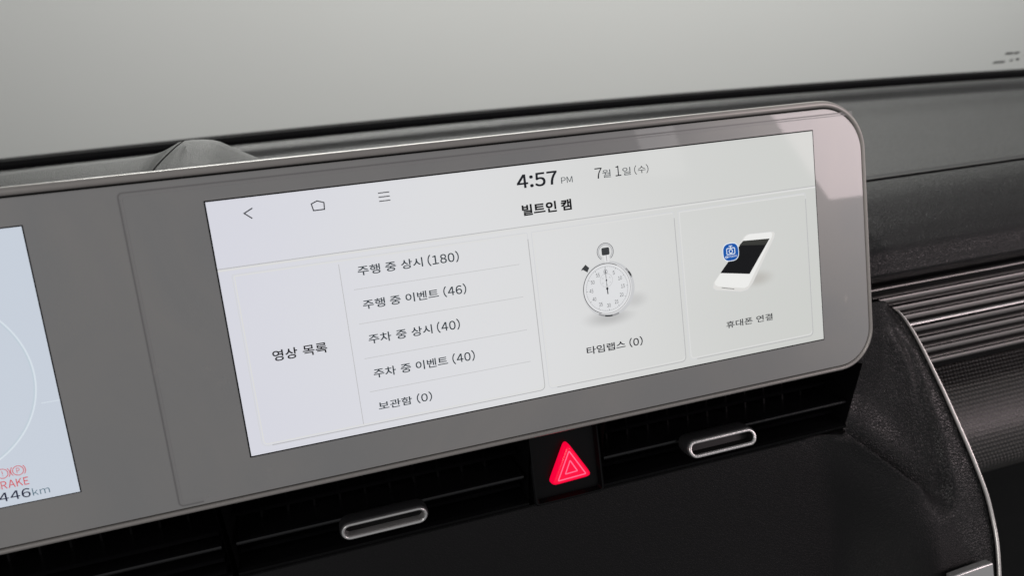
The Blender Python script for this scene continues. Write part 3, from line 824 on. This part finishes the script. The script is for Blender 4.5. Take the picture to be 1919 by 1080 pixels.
tb = MB().loft([[(q[0], y, q[1]) for q in tri(tp, i, r)] for i, r, y in ((0, .0036, YH + .0016), (0, .0036, YH - .0012), (.0004, .0034, YH - .0026), (.0012, .0032, YH - .0036), (.0024, .0028, YH - .0040))], closed_u=True)
tb.poly([(q[0], YH - .0040, q[1]) for q in tri(tp, .0024, .0028)])
btn = obj('button', tb, M['red'], hz_t, smooth=False)
btn.data.polygons.foreach_set('use_smooth', [True] * len(btn.data.polygons)); btn.data.set_sharp_from_angle(angle=math.radians(50))
ctr = sum(tp) / 3
obj('triangle_line', stroke(tri(tp, .0048, .0006, 3), .0006, YH - .00408, closed=True), M['pink'], btn)
obj('triangle_line', stroke(tri(tp, .0098, .0004, 3), .0006, YH - .00408, closed=True), M['pink'], btn)

# ------------------------------------------------------------------ passenger side trim: slats
slx0, slx1 = 0.18, 0.62
YR = 0.055
lv = thing('slatted_trim', 'slatted grey metal trim with one bright chrome strip, right of the display', 'dashboard trim', (0.35, YR, -0.12))


def slat_prof(h, d, bulge=.0005):
    n = 8                                      # a gently rounded face, then a back that falls away
    return [(-bulge * math.sin(PI * k / n), h * k / n) for k in range(n + 1)] + [(d, h * .25), (d, 0)]


def add_slat(name, v, hpx, m, Yd=0.0, bulge=.0005):
    X, Y, Z = at(1919, v, YR + Yd)
    z1 = at(1919, v - hpx, YR + Yd)[2]
    h = z1 - Z
    prof = [(Y + a, Z + b) for a, b in slat_prof(h, .0035, bulge)]
    mb = MB(); r0 = [(slx0, y, z) for y, z in prof]; r1 = [(slx1, y, z) for y, z in prof]
    mb.loft([r0, r1], closed_u=True)
    o = obj(name, mb, m, lv, panel=False, smooth=True); o.data.set_sharp_from_angle(angle=math.radians(50)); return o


slats = []
for v in (517.5, 535.5, 554, 579, 600.5, 621):
    s_ = add_slat('slat', v, 7.4, M['slat'])
for v in (506, 522.5, 542.5, 588, 609.5, 631):
    add_slat('slat_edge', v, 1.2, M['slat'], Yd=.0015)
add_slat('top_strip', 493.5, 3.2, M['slat'], Yd=-.002)
add_slat('bottom_strip', 641.5, 6.0, M['slat'], Yd=-.002)
add_slat('chrome_strip', 566.5, 4.6, M['chrome'], Yd=-.002, bulge=.0012)
zt = at(1919, 486, YR + .0032)[2]; zb = at(1919, 650, YR + .0032)[2]
obj('backing', MB().box(slx0, slx1, YR + .0032, YR + .010, zb, zt), M['gap'], lv, panel=False)


# ------------------------------------------------------------------ dotted trim below the slats
def dotted_material():
    m = mat('dotted_plastic', (0.060, 0.055, 0.052), 0.34, spec=0.9); nt = m.node_tree; b = nt.nodes['Principled BSDF']
    uv = nt.nodes.new('ShaderNodeUVMap'); uv.uv_map = 'grid'
    sp = nt.nodes.new('ShaderNodeSeparateXYZ'); nt.links.new(uv.outputs[0], sp.inputs[0])

    def mth(op, a, bb=None, c=None):
        n = nt.nodes.new('ShaderNodeMath'); n.operation = op
        for i, q in enumerate((a, bb, c)):
            if q is None: continue
            if isinstance(q, (int, float)): n.inputs[i].default_value = q
            else: nt.links.new(q, n.inputs[i])
        return n.outputs[0]
    row = mth('FLOOR', sp.outputs[1]); odd = mth('MULTIPLY', mth('MODULO', row, 2.0), 0.5)
    fx = mth('SUBTRACT', mth('FRACT', mth('ADD', sp.outputs[0], odd)), 0.5); fy = mth('SUBTRACT', mth('FRACT', sp.outputs[1]), 0.5)
    d = mth('SQRT', mth('ADD', mth('MULTIPLY', fx, fx), mth('MULTIPLY', fy, fy)))
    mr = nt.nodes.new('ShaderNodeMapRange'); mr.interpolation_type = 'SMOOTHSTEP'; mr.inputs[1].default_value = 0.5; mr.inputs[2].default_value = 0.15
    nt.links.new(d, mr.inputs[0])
    cm = nt.nodes.new('ShaderNodeMixRGB'); cm.inputs[1].default_value = (0.004, 0.004, 0.004, 1); cm.inputs[2].default_value = (0.085, 0.078, 0.072, 1)  # painted shade: base colour goes near black in the hollows between the dots
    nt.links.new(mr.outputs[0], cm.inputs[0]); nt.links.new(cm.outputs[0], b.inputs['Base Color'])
    bp = nt.nodes.new('ShaderNodeBump'); bp.inputs['Strength'].default_value = 1.0; bp.inputs['Distance'].default_value = 0.0009
    nt.links.new(mr.outputs[0], bp.inputs['Height']); nt.links.new(bp.outputs[0], b.inputs['Normal'])
    return m


dt = thing('dotted_trim_panel', 'dark rounded trim panel with a raised dot pattern below the slatted trim', 'dashboard trim', (0.4, .06, -0.2))
DP = [(643, .086), (660, .0795), (680, .0712), (700, .0632), (725, .0547), (750, .0474), (775, .0408), (800, .035), (825, .0304), (845, .028), (856, .029), (862, .034), (866, .044)]
DPR = refine(DP, 4)
rows = []; base = [at(1919, v, Y) for v, Y, _ in DPR]
for i in range(30):
    x = slx0 + (slx1 - slx0) * i / 29
    rows.append([(x, Y, Z) for (_, Y, Z) in base])
dm = MB().loft(rows)
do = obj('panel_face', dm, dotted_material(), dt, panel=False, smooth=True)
uvl = do.data.uv_layers.new(name='grid')
cum = [0]
for i in range(1, len(base)): cum.append(cum[-1] + math.dist(base[i][1:], base[i - 1][1:]))
PIT = 0.0034
for p in do.data.polygons:
    for li in p.loop_indices:
        vi = do.data.loops[li].vertex_index; i, j = divmod(vi, len(base))
        uvl.data[li].uv = ((slx0 + (slx1 - slx0) * i / 29) / PIT, cum[j] / (PIT * .95))

gb = thing('glovebox_lid', 'black lower dashboard lid under the dotted trim panel', 'glovebox', (0.45, .07, -0.35))
GP = [(866, .060), (863, .050), (861, .044), (864, .041), (872, .041), (960, .048), (1100, .065), (1300, .09)]
base = [at(1919, v, Y) for v, Y in GP]
obj('lid', MB().loft([[(x, Y, Z) for (_, Y, Z) in base] for x in (slx0, slx1 + .1)]), M['black'], gb, panel=False)

# ------------------------------------------------------------------ centre stack: lower panel and leather-grain wing
EDGE = [(1634, 560), (1660, 568), (1684, 586), (1704, 613), (1724, 648), (1745, 690), (1768, 738), (1791, 790), (1812, 838), (1831, 885), (1847, 930), (1858, 975), (1866, 1020), (1870, 1080), (1872, 1160)]
EDEP = [.032, .030, .027, .0235, .0195, .015, .010, .0045, -.0005, -.0055, -.010, -.014, -.0185, -.024, -.031]
def spl(P, k=8):
    P = [np.array(p, float) for p in P]; out = []
    for i in range(len(P) - 1):
        p0 = P[max(0, i - 1)]; p1 = P[i]; p2 = P[i + 1]; p3 = P[min(len(P) - 1, i + 2)]
        for j in range(k):
            t = j / k; out.append(0.5 * ((2 * p1) + (-p0 + p2) * t + (2 * p0 - 5 * p1 + 4 * p2 - p3) * t * t + (-p0 + 3 * p1 - 3 * p2 + p3) * t ** 3))
    out.append(P[-1]); return out


ES = spl([(*pan(u, v, y), y) for (u, v), y in zip(EDGE, EDEP)], 10)      # (x, z, y) along the outer edge
EZ = np.array([e[1] for e in ES])[::-1]; EX = np.array([e[0] for e in ES])[::-1]; EY = np.array([e[2] for e in ES])[::-1]


def sst(a, b, t):
    t = np.clip((t - a) / (b - a), 0, 1); return t * t * (3 - 2 * t)


def dline(pts):
    P = np.array([pan(u, v, y) for u, v, y in pts]); P = np.array(spl(P, 5))
    def f(p):
        best = np.full(len(p), 9.0); tt = np.zeros(len(p)); sd = np.ones(len(p))
        for i in range(len(P) - 1):
            a = P[i]; ab = P[i + 1] - a; t = np.clip((p - a) @ ab / (ab @ ab), 0, 1); d = np.linalg.norm(p - a - t[:, None] * ab, axis=1)
            m_ = d < best; sd = np.where(m_, np.sign(ab[0] * (p[:, 1] - a[1]) - ab[1] * (p[:, 0] - a[0])), sd); best = np.where(m_, d, best); tt = np.where(m_, (i + t) / (len(P) - 1), tt)
        return best, tt, sd
    return f


crease = dline([(1650, 578, .032), (1666, 600, .030), (1686, 634, .027), (1705, 670, .0235), (1736, 750, .013), (1759, 823, .006), (1776, 884, -.001), (1786, 930, -.006), (1784, 958, -.009), (1768, 980, -.011), (1735, 995, -.011),
                (1690, 1005, -.009), (1600, 1025, -.004), (1400, 1065, .002), (1100, 1130, .006), (500, 1260, .006)])
ridge = dline([(1640, 610, .029), (1660, 640, .027), (1692, 690, .023), (1717, 752, .016), (1737, 805, .010), (1757, 870, .003), (1764, 905, -.002)])
diag = dline([(1540, 750, .024), (1592, 787, .022), (1640, 823, .018), (1690, 860, .011), (1735, 900, .003), (1752, 925, -.001)])


def heights(p):
    x, z = p[:, 0], p[:, 1]
    ex = np.interp(z, EZ, EX); ey = np.interp(z, EZ, EY)
    below = np.maximum(0, zl - z)
    plate = .0235 - .08 * below - .9 * np.maximum(0, below - .03) ** 2
    dc_, tc_, sc_ = crease(p); dr_, tr_, _ = ridge(p); dd_, td_, sdg = diag(p)
    sdist = dc_ * sc_                                               # positive outside the crease line (towards the edge)
    outer = ey + .0015 + .02 * (ex - x)                              # nearly flat band along the edge
    outer = plate + (outer - plate) * sst(.085, .035, ex - x)
    din = np.maximum(0, -sdist)
    cheek = ey + .0040 + .75 * din                                   # falls away to the left of the crease
    k = .018; hh = np.clip(.5 + .5 * (plate - cheek) / k, 0, 1)
    inner = plate * (1 - hh) + cheek * hh - k * hh * (1 - hh)
    o = sst(-.0050, .0035, sdist)
    base = inner * (1 - o) + outer * o
    fo = sst(.46, .66, tc_); base = base * (1 - fo) + outer * fo
    e = .0016 * np.exp(-((sdist + .003) / .0028) ** 2) * sst(0, .1, tc_) * sst(.58, .44, tc_)
    e = e - .0016 * np.exp(-(dr_ / .0045) ** 2) * sst(0, .2, tr_) * sst(1, .8, tr_)
    e = e - .0050 * np.exp(-(dd_ / .0115) ** 2) * sst(0, .2, td_) * sst(1.0, .45, td_)
    global MASK
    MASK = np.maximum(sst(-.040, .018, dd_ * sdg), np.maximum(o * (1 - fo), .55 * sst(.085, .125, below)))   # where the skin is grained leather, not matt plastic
    return base + e


def relief(grid):
    p = np.array([q for r in grid for q in r]); h = heights(p); n = len(grid[0])
    return [[(p[i * n + k][0], h[i * n + k], p[i * n + k][1]) for k in range(n)] for i in range(len(grid))]


wing = thing('console_wing', 'black leather-grain wing of the centre console, curving down beside the bright trim strip', 'console trim', w(0.2, 0, -.2))
R_ = [[(VX1 + (ex - VX1) * i / 90, ez) for i in range(91)] for (ex, ez, ey) in ES]
low = [e for e in ES if e[1] < zl - .003]
zs = [zl - .0032] + [e[1] for e in low]
rows = [[(-.36 + (VX1 + .36) * (i / 110), z_) for i in range(111)] for z_ in zs]
lowrel = relief(rows)
mbw = MB(); mbw.loft(relief(R_))
mbw.loft([[(p[0], .056, zl + .002) for p in lowrel[0]], [(p[0], .026, zl - .0028) for p in lowrel[0]], [(p[0], p[1] + .0012, p[2] + .0002) for p in lowrel[0]]] + lowrel)
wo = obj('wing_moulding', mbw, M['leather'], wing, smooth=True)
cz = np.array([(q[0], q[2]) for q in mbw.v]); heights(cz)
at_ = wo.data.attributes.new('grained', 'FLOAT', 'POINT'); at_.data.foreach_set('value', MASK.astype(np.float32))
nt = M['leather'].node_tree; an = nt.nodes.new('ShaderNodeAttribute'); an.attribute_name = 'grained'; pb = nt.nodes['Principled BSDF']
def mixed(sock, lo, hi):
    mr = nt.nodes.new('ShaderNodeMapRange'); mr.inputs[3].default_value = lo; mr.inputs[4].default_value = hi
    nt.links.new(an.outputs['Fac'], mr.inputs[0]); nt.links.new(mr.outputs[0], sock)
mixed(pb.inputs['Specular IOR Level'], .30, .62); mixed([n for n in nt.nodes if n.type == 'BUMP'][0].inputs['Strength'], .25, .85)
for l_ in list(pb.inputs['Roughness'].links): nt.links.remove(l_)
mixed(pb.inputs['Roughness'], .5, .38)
bm = bmesh.new(); bm.from_mesh(wo.data); bmesh.ops.remove_doubles(bm, verts=bm.verts[:], dist=2e-5); bmesh.ops.recalc_face_normals(bm, faces=bm.faces[:]); bm.to_mesh(wo.data); bm.free()
# outer flank behind the strip
fl_ = MB().loft([[(x, y + .0005, z), (x + .0005, y + .006, z), (x + .001, y + .06, z - .004)] for x, z, y in ES])
obj('wing_flank', fl_, M['black'], wing, smooth=True)
# bright strip: a ribbon with a rounded section, widening downwards
st = thing('bright_trim_strip', 'thin bright silver strip curving down the outer edge of the black console wing', 'trim strip', w(0.24, 0, -.25))
rows = []; nE = len(ES)
for i, (x, z, y) in enumerate(ES):
    if i < 18: continue
    t = (i - 18) / (nE - 19)
    a = ES[max(0, i - 1)]; b = ES[min(nE - 1, i + 1)]; T = np.array([b[0] - a[0], b[1] - a[1]]); T /= np.linalg.norm(T); N = np.array([-T[1], T[0]])
    if N[0] < 0: N = -N
    hw = (.0004 + .0006 * min(1, t * 2.0))
    sec = []
    for k in range(12):
        an = 2 * PI * k / 12
        sec.append((x + N[0] * hw * math.cos(an) + N[0] * hw * .6, y - .0012 * math.sin(an) - .0004, z + N[1] * hw * math.cos(an)))
    rows.append(sec)
obj('strip', MB().loft(rows, closed_u=True), mat('bright_satin_trim', (0.97, 0.94, 0.91), 0.28, metal=0.7), st, smooth=True)
# silver blade trim at the very bottom of the wing
bl = thing('silver_blade_trim', 'pale silver blade-shaped trim low on the console wing', 'trim strip', w(0.2, -.03, -.22))
bp_ = [pan(1786, 1083, -.0270), pan(1810, 1074, -.0270), pan(1838, 1064, -.0270), pan(1862, 1056, -.0270), pan(1866, 1110, -.0270), pan(1820, 1130, -.0270), pan(1790, 1110, -.0270)]
bm_ = MB(); bm_.add([(x, -.0270, z) for x, z in bp_] + [(x, -.022, z) for x, z in bp_], [tuple(range(7)), tuple(range(13, 6, -1))] + [(i, (i + 1) % 7, 7 + (i + 1) % 7, 7 + i) for i in range(7)])
obj('blade', bm_, M['satin'], bl, bevel=.0008)
obj('inner_wall', MB().box(-.62, VX1 + .01, .057, .062, -.40, -.062), M['gap'], wing)
